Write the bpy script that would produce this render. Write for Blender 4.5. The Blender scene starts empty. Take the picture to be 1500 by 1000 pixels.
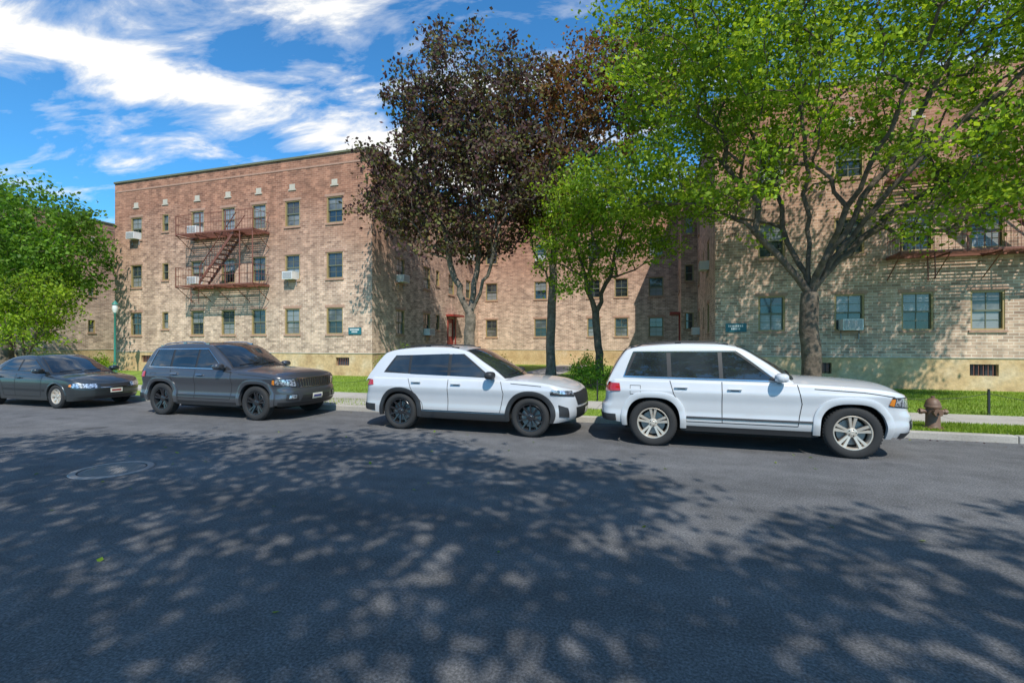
import bpy, bmesh, math, random
import numpy as np
from math import radians, sin, cos, pi, sqrt
from mathutils import Vector
random.seed(7)
scene=bpy.context.scene
# ------------------------------------------------------------ materials
def newmat(name):
    m=bpy.data.materials.new(name); m.use_nodes=True
    nt=m.node_tree; b=nt.nodes['Principled BSDF']; return m,nt,b
def N(nt,t,**k):
    n=nt.nodes.new(t)
    for a,v in k.items(): setattr(n,a,v)
    return n
def ramp(nt,stops,src=None):
    r=N(nt,'ShaderNodeValToRGB'); e=r.color_ramp.elements
    while len(e)<len(stops): e.new(0.5)
    for i,(p,c) in enumerate(stops):
        e[i].position=p; e[i].color=(c[0],c[1],c[2],1) if not isinstance(c,(int,float)) else (c,c,c,1)
    if src is not None: nt.links.new(src,r.inputs[0])
    return r
def noise(nt,scale,detail=4,rough=.55,vec=None):
    n=N(nt,'ShaderNodeTexNoise'); n.inputs['Scale'].default_value=scale
    n.inputs['Detail'].default_value=detail; n.inputs['Roughness'].default_value=rough
    if vec is None:
        g=N(nt,'ShaderNodeNewGeometry'); vec=g.outputs['Position']
    nt.links.new(vec,n.inputs['Vector']); return n
def mixc(nt,a,b,fac,mode='MIX'):
    m=N(nt,'ShaderNodeMix',data_type='RGBA',blend_type=mode)
    for s,v in ((m.inputs[0],fac),(m.inputs[6],a),(m.inputs[7],b)):
        if hasattr(v,'links'): nt.links.new(v,s)
        elif isinstance(v,(int,float)): s.default_value=v
        else: s.default_value=(v[0],v[1],v[2],1)
    return m.outputs[2]
def bump(nt,b,h,strength=.3,dist=.02):
    bp=N(nt,'ShaderNodeBump'); bp.inputs['Strength'].default_value=strength; bp.inputs['Distance'].default_value=dist
    nt.links.new(h,bp.inputs['Height']); nt.links.new(bp.outputs[0],b.inputs['Normal'])
def simple(name,col,rough=.6,metal=0,coat=0,var=.15,scale=3):
    m,nt,b=newmat(name)
    b.inputs['Roughness'].default_value=rough; b.inputs['Metallic'].default_value=metal
    b.inputs['Coat Weight'].default_value=coat; b.inputs['Coat Roughness'].default_value=.04
    if var>0:
        n=noise(nt,scale)
        c=mixc(nt,[x*(1-var) for x in col],[min(1,x*(1+var)) for x in col],n.outputs[0])
        nt.links.new(c,b.inputs['Base Color'])
    else: b.inputs['Base Color'].default_value=(*col,1)
    return m
def brick_mat(name,c1,c2,c3,mortar,topred=True):
    m,nt,b=newmat(name)
    g=N(nt,'ShaderNodeNewGeometry'); sp=N(nt,'ShaderNodeSeparateXYZ'); nt.links.new(g.outputs['Position'],sp.inputs[0])
    sn=N(nt,'ShaderNodeSeparateXYZ'); nt.links.new(g.outputs['True Normal'],sn.inputs[0])
    def M(op,a,bb=None):
        q=N(nt,'ShaderNodeMath',operation=op)
        for i,v in enumerate((a,bb)):
            if v is None: continue
            if hasattr(v,'links'): nt.links.new(v,q.inputs[i])
            else: q.inputs[i].default_value=v
        return q.outputs[0]
    u=M('ADD',M('MULTIPLY',sp.outputs[0],M('ABSOLUTE',sn.outputs[1])),M('MULTIPLY',sp.outputs[1],M('ABSOLUTE',sn.outputs[0])))
    cb=N(nt,'ShaderNodeCombineXYZ'); nt.links.new(u,cb.inputs[0]); nt.links.new(sp.outputs[2],cb.inputs[1])
    br=N(nt,'ShaderNodeTexBrick'); nt.links.new(cb.outputs[0],br.inputs['Vector'])
    br.inputs['Color1'].default_value=(*c1,1); br.inputs['Color2'].default_value=(*c2,1); br.inputs['Mortar'].default_value=(*mortar,1)
    br.inputs['Scale'].default_value=1; br.inputs['Mortar Size'].default_value=.014; br.inputs['Mortar Smooth'].default_value=.15
    br.inputs['Brick Width'].default_value=.29; br.inputs['Row Height'].default_value=.105; br.inputs['Bias'].default_value=-.05
    br2=N(nt,'ShaderNodeTexBrick'); br2.offset=.5; br2.squash=1
    for k,v in (('Scale',1),('Mortar Size',.0),('Brick Width',.29),('Row Height',.105),('Bias',-.3)): br2.inputs[k].default_value=v
    br2.inputs['Color1'].default_value=(1.08,1.05,1.02,1); br2.inputs['Color2'].default_value=(.32,.26,.25,1); br2.inputs['Mortar'].default_value=(1,1,1,1)
    mp=N(nt,'ShaderNodeVectorMath',operation='ADD'); nt.links.new(cb.outputs[0],mp.inputs[0]); mp.inputs[1].default_value=(2.9*3,.105*40,0)
    nt.links.new(mp.outputs[0],br2.inputs['Vector'])
    col=mixc(nt,br.outputs[0],br2.outputs[0],.85,'MULTIPLY')
    n1=noise(nt,.35,5); n2=noise(nt,2.2,4)
    r1=ramp(nt,[(.35,0),(.65,1)],n1.outputs[0])
    col=mixc(nt,col,mixc(nt,col,c3,.32),r1.outputs[0])
    r2=ramp(nt,[(.3,.75),(.7,1.15)],n2.outputs[0])
    col=mixc(nt,col,r2.outputs[0],1,'MULTIPLY')
    if topred:
        zw=M('ADD',M('DIVIDE',sp.outputs[2],11.4),M('MULTIPLY',M('SUBTRACT',n1.outputs[0],.5),.5))
        rz=ramp(nt,[(.3,0),(.85,1)],zw)
        col=mixc(nt,col,mixc(nt,col,(.64,.43,.36),1,'MULTIPLY'),rz.outputs[0])
    mpv=N(nt,'ShaderNodeMapping'); mpv.inputs['Scale'].default_value=(2.2,.12,1); nt.links.new(cb.outputs[0],mpv.inputs[0])
    n4=noise(nt,1,5,.6,mpv.outputs[0]); col=mixc(nt,col,ramp(nt,[(.35,.80),(.6,1.05)],n4.outputs[0]).outputs[0],1,'MULTIPLY')
    nt.links.new(col,b.inputs['Base Color']); b.inputs['Roughness'].default_value=.9
    bump(nt,b,br.outputs[1],-.7,.015)
    return m
BRICK=brick_mat('brick',(.66,.45,.325),(.39,.25,.18),(.66,.52,.39),(.72,.61,.49))
def stucco():
    m,nt,b=newmat('stucco_base'); n=noise(nt,1.3,6); n2=noise(nt,9,4)
    r=ramp(nt,[(.3,(.46,.30,.15)),(.5,(.60,.42,.22)),(.7,(.66,.51,.32))],n.outputs[0])
    c=mixc(nt,r.outputs[0],ramp(nt,[(.3,.75),(.7,1.1)],n2.outputs[0]).outputs[0],1,'MULTIPLY')
    nt.links.new(c,b.inputs['Base Color']); b.inputs['Roughness'].default_value=.95; bump(nt,b,n2.outputs[0],.4,.02); return m
STUCCO=stucco()
STONE=simple('limestone',(.50,.45,.36),.85)
COPING=simple('bronze_coping',(.15,.15,.08),.6)
FRAME=simple('window_frame',(.36,.26,.11),.5)
SASH=simple('window_sash',(.14,.15,.10),.5)
RUST=simple('rust_painted_steel',(.20,.075,.05),.6,scale=8,var=.35)
WHITE_P=simple('ac_white',(.72,.72,.70),.5)
GREYG=simple('ac_grille',(.30,.31,.32),.6)
SIGNB=simple('sign_teal',(.02,.14,.17),.4)
SIGNW=simple('sign_lettering',(.8,.8,.78),.5)
DOORR=simple('door_red',(.30,.04,.03),.5)
def glassmat(name,col,rough=.05,blind=False):
    m,nt,b=newmat(name); b.inputs['Roughness'].default_value=rough; b.inputs['IOR'].default_value=1.6
    b.inputs['Coat Weight'].default_value=.6; b.inputs['Coat Roughness'].default_value=.02
    if blind:
        g=N(nt,'ShaderNodeNewGeometry'); s=N(nt,'ShaderNodeSeparateXYZ'); nt.links.new(g.outputs['Position'],s.inputs[0])
        q=N(nt,'ShaderNodeMath',operation='MULTIPLY'); nt.links.new(s.outputs[2],q.inputs[0]); q.inputs[1].default_value=90
        w=N(nt,'ShaderNodeMath',operation='SINE'); nt.links.new(q.outputs[0],w.inputs[0])
        r=ramp(nt,[(.2,[c*.6 for c in col]),(.8,col)],w.outputs[0]); nt.links.new(r.outputs[0],b.inputs['Base Color'])
    else:
        n=noise(nt,1.1,3); r=ramp(nt,[(.35,[c*.4 for c in col]),(.7,[c*1.8 for c in col])],n.outputs[0]); nt.links.new(r.outputs[0],b.inputs['Base Color'])
    return m
GLASS=glassmat('window_glass',(.03,.04,.048)); BLIND=glassmat('window_blinds',(.31,.33,.33),.3,True); CURT=glassmat('window_curtain',(.15,.15,.14),.3)
# ------------------------------------------------------------ mesh builder
class MB:
    def __init__(s): s.v=[]; s.f=[]; s.m=[]; s.mats=[]
    def mi(s,mat):
        if mat not in s.mats: s.mats.append(mat)
        return s.mats.index(mat)
    def face(s,pts,mat):
        i=len(s.v); s.v.extend([tuple(p) for p in pts]); s.f.append(tuple(range(i,i+len(pts)))); s.m.append(s.mi(mat))
    def hexa(s,P,mat):
        i=len(s.v); s.v.extend([tuple(p) for p in P]); k=s.mi(mat)
        for q in ((0,3,2,1),(4,5,6,7),(0,1,5,4),(1,2,6,5),(2,3,7,6),(3,0,4,7)):
            s.f.append(tuple(i+a for a in q)); s.m.append(k)
    def box(s,x0,x1,y0,y1,z0,z1,mat):
        s.hexa([(x0,y0,z0),(x1,y0,z0),(x1,y1,z0),(x0,y1,z0),(x0,y0,z1),(x1,y0,z1),(x1,y1,z1),(x0,y1,z1)],mat)
    def grid(s,G,mat,flip=False):
        n=len(G); mm=len(G[0]); i0=len(s.v); k=s.mi(mat)
        for r in G: s.v.extend([tuple(p) for p in r])
        for i in range(n-1):
            for j in range(mm-1):
                a=i0+i*mm+j; q=(a,a+1,a+mm+1,a+mm)
                s.f.append(q[::-1] if flip else q); s.m.append(k)
    def tube(s,p0,p1,r0,r1,mat,n=8,caps=True):
        p0=Vector(p0); p1=Vector(p1); d=(p1-p0)
        if d.length<1e-6: return
        d.normalize(); a=Vector((0,0,1)) if abs(d.z)<.9 else Vector((1,0,0)); u=d.cross(a).normalized(); w=d.cross(u)
        i=len(s.v); k=s.mi(mat)
        for p,r in ((p0,r0),(p1,r1)):
            for j in range(n):
                t=2*pi*j/n; s.v.append(tuple(p+u*(r*cos(t))+w*(r*sin(t))))
        for j in range(n):
            s.f.append((i+j,i+(j+1)%n,i+n+(j+1)%n,i+n+j)); s.m.append(k)
        if caps:
            s.f.append(tuple(i+j for j in range(n))[::-1]); s.m.append(k); s.f.append(tuple(i+n+j for j in range(n))); s.m.append(k)
    def lathe(s,prof,mat,n=24,origin=(0,0,0),axis='z'):
        G=[]
        for (r,h) in prof:
            row=[]
            for j in range(n+1):
                t=2*pi*j/n; a,b=r*cos(t),r*sin(t)
                if axis=='z': p=(a,b,h)
                elif axis=='y': p=(a,h,b)
                else: p=(h,a,b)
                row.append((origin[0]+p[0],origin[1]+p[1],origin[2]+p[2]))
            G.append(row)
        s.grid(G,mat)
    def obj(s,name,parent=None,smooth=False,merge=False,angle=35,bevel=0):
        me=bpy.data.meshes.new(name); me.from_pydata(s.v,[],s.f)
        for m in s.mats: me.materials.append(m)
        me.polygons.foreach_set('material_index',s.m)
        if merge or smooth:
            bm=bmesh.new(); bm.from_mesh(me); bmesh.ops.remove_doubles(bm,verts=bm.verts,dist=.0004)
            bmesh.ops.recalc_face_normals(bm,faces=bm.faces); bm.to_mesh(me); bm.free()
        if smooth:
            me.polygons.foreach_set('use_smooth',[True]*len(me.polygons))
            me.set_sharp_from_angle(angle=radians(angle))
        me.update()
        o=bpy.data.objects.new(name,me); scene.collection.objects.link(o)
        if parent: o.parent=parent
        if bevel:
            b=o.modifiers.new('bevel','BEVEL'); b.width=bevel; b.segments=2; b.limit_method='ANGLE'
        return o
def empty(name,loc=(0,0,0)):
    e=bpy.data.objects.new(name,None); e.location=loc; e.empty_display_size=.3; scene.collection.objects.link(e); return e
# ------------------------------------------------------------ ground
def asphalt():
    m,nt,b=newmat('asphalt'); 
    n0=noise(nt,.35,5); n1=noise(nt,3,5,.6); n2=noise(nt,55,3,.7); n3=noise(nt,160,2,.7)
    c=ramp(nt,[(.3,(.108,.108,.110)),(.7,(.160,.159,.160))],n0.outputs[0]).outputs[0]
    c=mixc(nt,c,ramp(nt,[(.3,.80),(.7,1.15)],n1.outputs[0]).outputs[0],1,'MULTIPLY')
    c=mixc(nt,c,ramp(nt,[(.3,.45),(.5,1),(.72,1.9)],n2.outputs[0]).outputs[0],1,'MULTIPLY')
    g=N(nt,'ShaderNodeNewGeometry'); mp=N(nt,'ShaderNodeMapping'); mp.inputs['Scale'].default_value=(.06,1.3,1); nt.links.new(g.outputs['Position'],mp.inputs[0])
    n5=noise(nt,1,4,.5,mp.outputs[0]); c=mixc(nt,c,ramp(nt,[(.35,.84),(.65,1.08)],n5.outputs[0]).outputs[0],1,'MULTIPLY')
    n6=noise(nt,1.4,2,.4); c=mixc(nt,c,ramp(nt,[(.24,.6),(.32,1)],n6.outputs[0]).outputs[0],1,'MULTIPLY')
    nt.links.new(c,b.inputs['Base Color']); b.inputs['Roughness'].default_value=.85
    b.inputs['Specular IOR Level'].default_value=.3
    add=N(nt,'ShaderNodeMath',operation='ADD'); nt.links.new(n2.outputs[0],add.inputs[0]); nt.links.new(n3.outputs[0],add.inputs[1])
    bump(nt,b,add.outputs[0],.8,.012); return m
ASPH=asphalt()
def concrete(name,a,bb):
    m,nt,b=newmat(name); n0=noise(nt,.8,6); n1=noise(nt,30,4)
    c=ramp(nt,[(.3,a),(.7,bb)],n0.outputs[0]).outputs[0]
    c=mixc(nt,c,ramp(nt,[(.3,.85),(.7,1.1)],n1.outputs[0]).outputs[0],1,'MULTIPLY')
    nt.links.new(c,b.inputs['Base Color']); b.inputs['Roughness'].default_value=.9; bump(nt,b,n1.outputs[0],.3,.01); return m
CONC=concrete('concrete',(.32,.29,.25),(.46,.43,.38)); JOINT=simple('joint_dark',(.08,.075,.07),.9)
def grassmat(name,a,bb):
    m,nt,b=newmat(name); n0=noise(nt,.7,5); n1=noise(nt,14,5,.7)
    c=ramp(nt,[(.3,a),(.7,bb)],n0.outputs[0]).outputs[0]
    c=mixc(nt,c,ramp(nt,[(.25,.5),(.75,1.35)],n1.outputs[0]).outputs[0],1,'MULTIPLY')
    nt.links.new(c,b.inputs['Base Color']); b.inputs['Roughness'].default_value=.9; bump(nt,b,n1.outputs[0],1,.05); return m
GRASS=grassmat('lawn',(.15,.25,.02),(.24,.35,.04)); DIRT=grassmat('ground_earth',(.09,.11,.04),(.12,.12,.06))
mb=MB(); mb.face([(-900,-900,-.03),(900,-900,-.03),(900,900,-.03),(-900,900,-.03)],DIRT); mb.obj('ground')
mb=MB(); mb.face([(-200,-2.6,0),(200,-2.6,0),(200,10.62,0),(-200,10.62,0)],ASPH); mb.obj('road')
mb=MB(); mb.face([(-200,10.7,.105),(200,10.7,.105),(200,60,.105),(-200,60,.105)],GRASS); mb.obj('lawn')
mb=MB()
x=-120
while x<120:
    mb.box(x,x+2.99,10.6,10.76,-.02,.13,CONC); x+=3
mb.box(-120,120,-2.76,-2.6,-.02,.13,CONC)
mb.obj('curb',bevel=.02)
mb=MB()
x=-90
while x<90:
    mb.box(x,x+1.485,12.0,13.5,.05,.125,CONC); x+=1.5
mb.box(-90,90,12.01,13.49,.05,.112,JOINT)
mb.box(-7.2,-5.0,13.502,34.9,.05,.118,CONC)
mb.box(-9.2,-6.6,10.77,11.995,.05,.121,CONC)
mb.box(-90,90,-5.2,-3.6,-.02,.125,CONC)
mb.obj('sidewalk')
IRON=simple('cast_iron',(.17,.165,.16),.7,.1,scale=20,var=.3); IRD=simple('manhole_gap',(.04,.04,.04),.9); IRR=simple('cast_iron_worn',(.25,.24,.23),.5,.2,scale=30,var=.3)
e=MB(); e.lathe([(0,.008),(.36,.008),(.365,.007)],IRON,40); e.lathe([(.365,.005),(.385,.005)],IRD,40); e.lathe([(.385,.006),(.387,.012),(.46,.011),(.47,.002)],IRR,40)
for i in range(-6,7):
    for j in range(-6,7):
        if i*i+j*j<38: e.box(i*.052-.015,i*.052+.015,j*.052-.015,j*.052+.015,.006,.014,IRR)
o=e.obj('manhole_cover'); o.location=(-7.25,4.7,0)
# ------------------------------------------------------------ building
class Face:
    def __init__(s,mb,p0,p1):
        s.mb=mb; s.p0=Vector((*p0,0)); d=Vector((p1[0]-p0[0],p1[1]-p0[1],0)); s.L=d.length; s.d=d.normalized(); s.n=Vector((s.d.y,-s.d.x,0))
    def p(s,a,z,o): q=s.p0+s.d*a+s.n*o; return (q.x,q.y,z)
    def box(s,a0,a1,z0,z1,o0,o1,mat):
        s.mb.hexa([s.p(a0,z0,o1),s.p(a1,z0,o1),s.p(a1,z0,o0),s.p(a0,z0,o0),s.p(a0,z1,o1),s.p(a1,z1,o1),s.p(a1,z1,o0),s.p(a0,z1,o0)],mat)
    def wall(s,z0,z1,ops,mat,depth=.16,zsplit=None):
        xs=sorted({0,s.L}|{o[0] for o in ops}|{o[1] for o in ops}); zs=sorted({z0,z1}|{o[2] for o in ops}|{o[3] for o in ops})
        for i in range(len(xs)-1):
            for j in range(len(zs)-1):
                cx=(xs[i]+xs[i+1])/2; cz=(zs[j]+zs[j+1])/2
                if any(o[0]<cx<o[1] and o[2]<cz<o[3] for o in ops): continue
                s.mb.face([s.p(xs[i],zs[j],0),s.p(xs[i+1],zs[j],0),s.p(xs[i+1],zs[j+1],0),s.p(xs[i],zs[j+1],0)],mat)
        for o in ops:
            a0,a1,b0,b1=o[:4]
            for q in ([(a0,b0,0),(a0,b1,0),(a0,b1,-depth),(a0,b0,-depth)],[(a1,b0,-depth),(a1,b1,-depth),(a1,b1,0),(a1,b0,0)],
                      [(a0,b1,0),(a1,b1,0),(a1,b1,-depth),(a0,b1,-depth)],[(a0,b0,-depth),(a1,b0,-depth),(a1,b0,0),(a0,b0,0)]):
                s.mb.face([s.p(*t) for t in q],mat)
def window(F,c,w,z0,z1,ac=False,small=False,rs=None):
    a0=c-w/2; a1=c+w/2; f=.055
    F.box(a0,a0+f,z0,z1,-.155,-.02,FRAME); F.box(a1-f,a1,z0,z1,-.155,-.02,FRAME)
    F.box(a0+f,a1-f,z1-f,z1,-.155,-.02,FRAME); F.box(a0+f,a1-f,z0,z0+f,-.155,-.02,FRAME)
    zm=(z0+z1)/2
    F.box(a0+f,a1-f,zm-.03,zm+.03,-.13,-.065,SASH)
    for (b0,b1,o) in ((zm+.03,z1-f,-.09),(z0+f,zm-.03,-.115)):
        F.box(a0+f,a0+f+.035,b0,b1,o-.02,o+.015,SASH); F.box(a1-f-.035,a1-f,b0,b1,o-.02,o+.015,SASH)
        if not small:
            F.box(c-.013,c+.013,b0,b1,o-.018,o+.008,SASH)
            bm_=(b0+b1)/2; F.box(a0+f+.035,c-.013,bm_-.01,bm_+.01,o-.018,o+.006,SASH); F.box(c+.013,a1-f-.035,bm_-.01,bm_+.01,o-.018,o+.006,SASH)
        r=rs.random(); mat=GLASS if r<.58 else (BLIND if r<.85 else CURT)
        F.mb.face([F.p(a0+f,b0,o-.01),F.p(a1-f,b0,o-.01),F.p(a1-f,b1,o-.01),F.p(a0+f,b1,o-.01)],mat)
    F.box(a0-.06,a1+.06,z0-.09,z0-.003,-.05,.05,BRICKSILL)
    if not small: F.box(a0-.1,a1+.1,z1+.003,z1+.13,-.02,.012,BRICKSILL)
    if ac:
        F.box(c-.32,c+.32,z0+.02,z0+.42,-.12,.38,WHITE_P)
        F.box(c-.28,c+.28,z0+.06,z0+.38,.382,.388,GREYG)
        for i in range(7): F.box(c-.28,c+.28,z0+.08+i*.042,z0+.092+i*.042,.389,.396,WHITE_P)
        F.box(c-.3,c-.27,z0-.3,z0+.01,.02,.05,GREYG); F.box(c+.27,c+.3,z0-.3,z0+.01,.02,.05,GREYG)
BRICKSILL=simple('brick_sill',(.40,.24,.17),.9,scale=12,var=.3)
ROWS=[(2.2,3.55),(5.03,6.37),(7.85,9.2)]
def facade(mb,mw,p0,p1,cols,acs=(),doors=(),seed=1,vents=True,base=True,H=11.35,basew=()):
    F=Face(mb,p0,p1); Fw=Face(mw,p0,p1); rs=random.Random(seed)
    ops=[];bops=[]
    for (c,w) in cols:
        sm=w<.6
        for r,(z0,z1) in enumerate(ROWS):
            if sm: z0=z0+.35
            if any(abs(d-c)<.8 for d in doors) and r==0: continue
            ops.append((c-w/2,c+w/2,z0,z1,(r,sm,w,c)))
    for d in doors: ops.append((d-.55,d+.55,.5+.75,3.4,('door',)))
    F.wall(1.25,H,ops,BRICK)
    for c in basew: bops.append((c-.4,c+.4,.62,1.02))
    F.wall(0,1.22,bops,STUCCO,depth=.2)
    for o in bops:
        Fw.mb.face([Fw.p(o[0],o[2],-.15),Fw.p(o[1],o[2],-.15),Fw.p(o[1],o[3],-.15),Fw.p(o[0],o[3],-.15)],GLASS)
        for k in range(1,6): Fw.box(o[0]+k*.133-.01,o[0]+k*.133+.01,o[2],o[3],-.06,-.04,RUST)
    F.box(0,F.L,1.22,1.25,-.05,.03,STONE)
    for o in ops:
        if o[4][0]=='door':
            Fw.box(o[0],o[1],o[2],o[3],-.14,-.10,DOORR); Fw.box(o[0]-.12,o[0],o[2],o[3]+.12,-.02,.05,DOORR); Fw.box(o[1],o[1]+.12,o[2],o[3]+.12,-.02,.05,DOORR)
            Fw.box(o[0]-.3,o[1]+.3,o[3]+.125,o[3]+.25,-.02,.6,DOORR); Fw.box(o[0]+.25,o[1]-.25,2.2,3.1,-.098,-.09,GLASS)
            Fw.box(o[0]-.3,o[1]+.3,.0,1.2,.02,1.4,CONC); continue
        r,sm,w,c=o[4]; window(Fw,c,w,o[2],o[3],ac=((round(c,2),r) in acs),small=sm,rs=rs)
    F.box(-.02,F.L+.02,H+.002,H+.1,-.35,.07,COPING)
    F.box(0,F.L,H-.55,H-.47,-.02,.018,BRICKSILL)
    if vents:
        for (c,w) in cols: Fw.box(c-.17,c+.17,9.80,10.06,-.02,.03,STONE); Fw.box(c-.24,c+.24,9.73,9.79,-.02,.045,STONE)
    return F,Fw
bld=empty('brick_apartment_building')
mb=MB(); mw=MB()
LX=-31.5; LC=-13.58; RC=2.1; RX=22.0; FY=20.5; BY=35.0
colsL=[(-29.7,.9),(-27.37,.5),(-24.93,.95),(-22.70,.95),(-20.59,.95),(-18.39,.95),(-15.77,.98)]
cl=[(round(a-LX,2),w) for a,w in colsL]
facade(mb,mw,(LX,FY),(LC,FY),cl,acs={(cl[0][0],2),(cl[2][0],2),(cl[2][0],1),(cl[5][0],1)},seed=3,basew=[2.6,16.2,8])
facade(mb,mw,(LC,FY),(LC,BY),[(2.7,.9),(5.8,.9),(7.3,.5),(9.4,.95),(12.4,.9)],doors=(9.4,),acs={(2.7,1),(12.4,2),(5.8,0)},seed=5)
bc=[(-12.5,.95),(-8.58,.98),(-4.6,.95),(-2.64,.95),(-.26,1.0)]; bc=[(round(a-LC,2),w) for a,w in bc]
facade(mb,mw,(LC,BY),(1.2,BY),bc,acs={(bc[1][0],2)},seed=8,vents=False)
facade(mb,mw,(1.2,BY),(1.2,30),[(1.2,.8),(3.3,.9)],doors=(3.3,),seed=9,vents=False)
facade(mb,mw,(1.2,30),(RC,30),[(.45,.5)],seed=10,vents=False)
facade(mb,mw,(RC,30),(RC,FY),[(1.2,.9),(4.2,.5),(6.6,.9)],acs={(1.2,0),(6.6,1)},seed=11,vents=False)
colsR=[(4.10,.92),(6.67,.95),(8.75,.95),(10.75,.95),(13.0,.95),(15.4,.9),(17.6,.5),(19.9,.9)]; cr=[(round(a-RC,2),w) for a,w in colsR]
facade(mb,mw,(RC,FY),(RX,FY),cr,acs={(cr[1][0],0),(cr[4][0],1),(cr[0][0],2)},seed=21,basew=[8.55,3.6])
for (a,b_) in (((RX,FY),(RX,46)),((LX,46),(LX,FY)),((RX,46),(LX,46))):
    F=Face(mb,a,b_); F.wall(0,11.35,[],BRICK); F.box(-.02,F.L+.02,11.352,11.45,-.35,.07,COPING)
ROOF=simple('roof_felt',(.1,.1,.1),.9)
mb.face([(LX,FY,11.1),(LC,FY,11.1),(LC,46,11.1),(LX,46,11.1)],ROOF); mb.face([(LC,BY,11.1),(RC,BY,11.1),(RC,46,11.1),(LC,46,11.1)],ROOF)
mb.face([(RC,FY,11.1),(RX,FY,11.1),(RX,46,11.1),(RC,46,11.1)],ROOF)
mb.box(1.2,2.1,30,35,11.0,11.1,ROOF)
mb.obj('walls',bld); mw.obj('windows_and_doors',bld)
mp=MB()
for xx,w in ((-14.55,.75),(2.85,.75)):
    z=2.35; mp.box(xx-w/2,xx+w/2,FY-.04,FY-.01,z-.17,z+.17,SIGNB)
    for r in range(2):
        k=random.Random(4); a=xx-w/2+.1+r*.1
        while a<xx+w/2-.12-r*.1:
            l=.03+.02*k.random(); mp.box(a,a+l,FY-.045,FY-.041,z+.03-r*.11,z+.10-r*.11,SIGNW); a+=l+.022
mp.obj('address_plaques',bld)
def fire_escape(x0,x1,stairx,parent,name):
    m=MB(); y0=FY-.03; y1=FY-1.12
    for zi,z in enumerate((4.85,7.65)):
        m.box(x0,x1,y1,y1+.05,z-.07,z,RUST); m.box(x0,x1,y0-.06,y0,z-.08,z,RUST)
        yy=y1+.09
        while yy<y0-.08: m.box(x0,x1,yy,yy+.03,z-.03,z-.005,RUST); yy+=.085
        for t in (0,.25,.5,.75,1):
            xx=x0+(x1-x0-.06)*t; m.box(xx,xx+.05,y1,y0,z-.13,z-.075,RUST); m.tube((xx+.03,y1+.1,z-.12),(xx+.03,y0,z-.85),.02,.02,RUST,6)
        for h in (.5,.98):
            m.box(x0,x1,y1,y1+.025,z+h-.011,z+h+.011,RUST)
            for xx in (x0,x1-.03): m.box(xx,xx+.025,y1,y0,z+h-.012,z+h+.012,RUST)
        xx=x0
        while xx<=x1: m.box(xx,xx+.009,y1+.005,y1+.014,z,z+.98,RUST); xx+=.19
        for xx in (x0,x1-.02):
            yy=y1
            while yy<y0: m.box(xx,xx+.01,yy,yy+.01,z,z+.98,RUST); yy+=.19
        for t in (0,.33,.66,1): xx=x0+(x1-x0-.035)*t; m.box(xx,xx+.035,y1-.005,y1+.03,z-.08,z+1.0,RUST)
    sx0,sx1=stairx
    for ys in (y1+.12,y1+.68):
        for dz in (0,.92):
            hh=.2 if dz==0 else .04
            m.hexa([(sx0,ys-.02,4.85+dz),(sx0,ys+.02,4.85+dz),(sx1,ys+.02,7.6+dz),(sx1,ys-.02,7.6+dz),
                    (sx0,ys-.02,4.85+dz+hh),(sx0,ys+.02,4.85+dz+hh),(sx1,ys+.02,7.6+dz+hh),(sx1,ys-.02,7.6+dz+hh)],RUST)
        for i in range(1,14):
            t=i/14; xx=sx0+(sx1-sx0)*t; zz=4.85+2.75*t; m.box(xx-.007,xx+.007,ys-.007,ys+.007,zz,zz+.93,RUST)
    for i in range(12):
        t=(i+.5)/12; xx=sx0+(sx1-sx0)*t; zz=4.95+2.75*t; m.box(xx-.11,xx+.11,y1+.12,y1+.68,zz,zz+.03,RUST)
    lx=x0+1.0
    for ys in (y1+.1,y1+.55):
        m.tube((lx,ys,4.85),(lx+.02,ys,3.9),.02,.02,RUST,6)
    for k in range(3): m.tube((lx+.01,y1+.1,4.05+k*.28),(lx+.01,y1+.55,4.05+k*.28),.012,.012,RUST,5)
    for xx in (x1-.9,x1-.06):
        m.tube((xx,y1+.04,4.85),(xx,y1+.04,7.6),.03,.03,RUST,6)
    return m.obj(name,parent)
fire_escape(-25.15,-19.85,(-23.6,-21.1),bld,'fire_escape_1')
fire_escape(7.8,13.4,(12.2,9.6),bld,'fire_escape_2')
b2=empty('brick_apartment_building'); mb=MB(); mw=MB()
facade(mb,mw,(-42.5,FY),(-42.5,46),[(2.5,.9),(5.5,.5),(8.5,.9),(12,.9),(16,.9),(20,.9)],seed=31,acs={(8.5,1)})
facade(mb,mw,(-62,FY),(-42.5,FY),[(2.5,.9),(5,.9),(8,.9),(11,.9),(14,.5),(17,.9)],seed=32)
F=Face(mb,(-42.5,46),(-62,46)); F.wall(0,11.35,[],BRICK); F=Face(mb,(-62,46),(-62,FY)); F.wall(0,11.35,[],BRICK)
mb.face([(-62,FY,11.1),(-42.5,FY,11.1),(-42.5,46,11.1),(-62,46,11.1)],ROOF)
mb.obj('walls',b2); mw.obj('windows_and_doors',b2)
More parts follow.
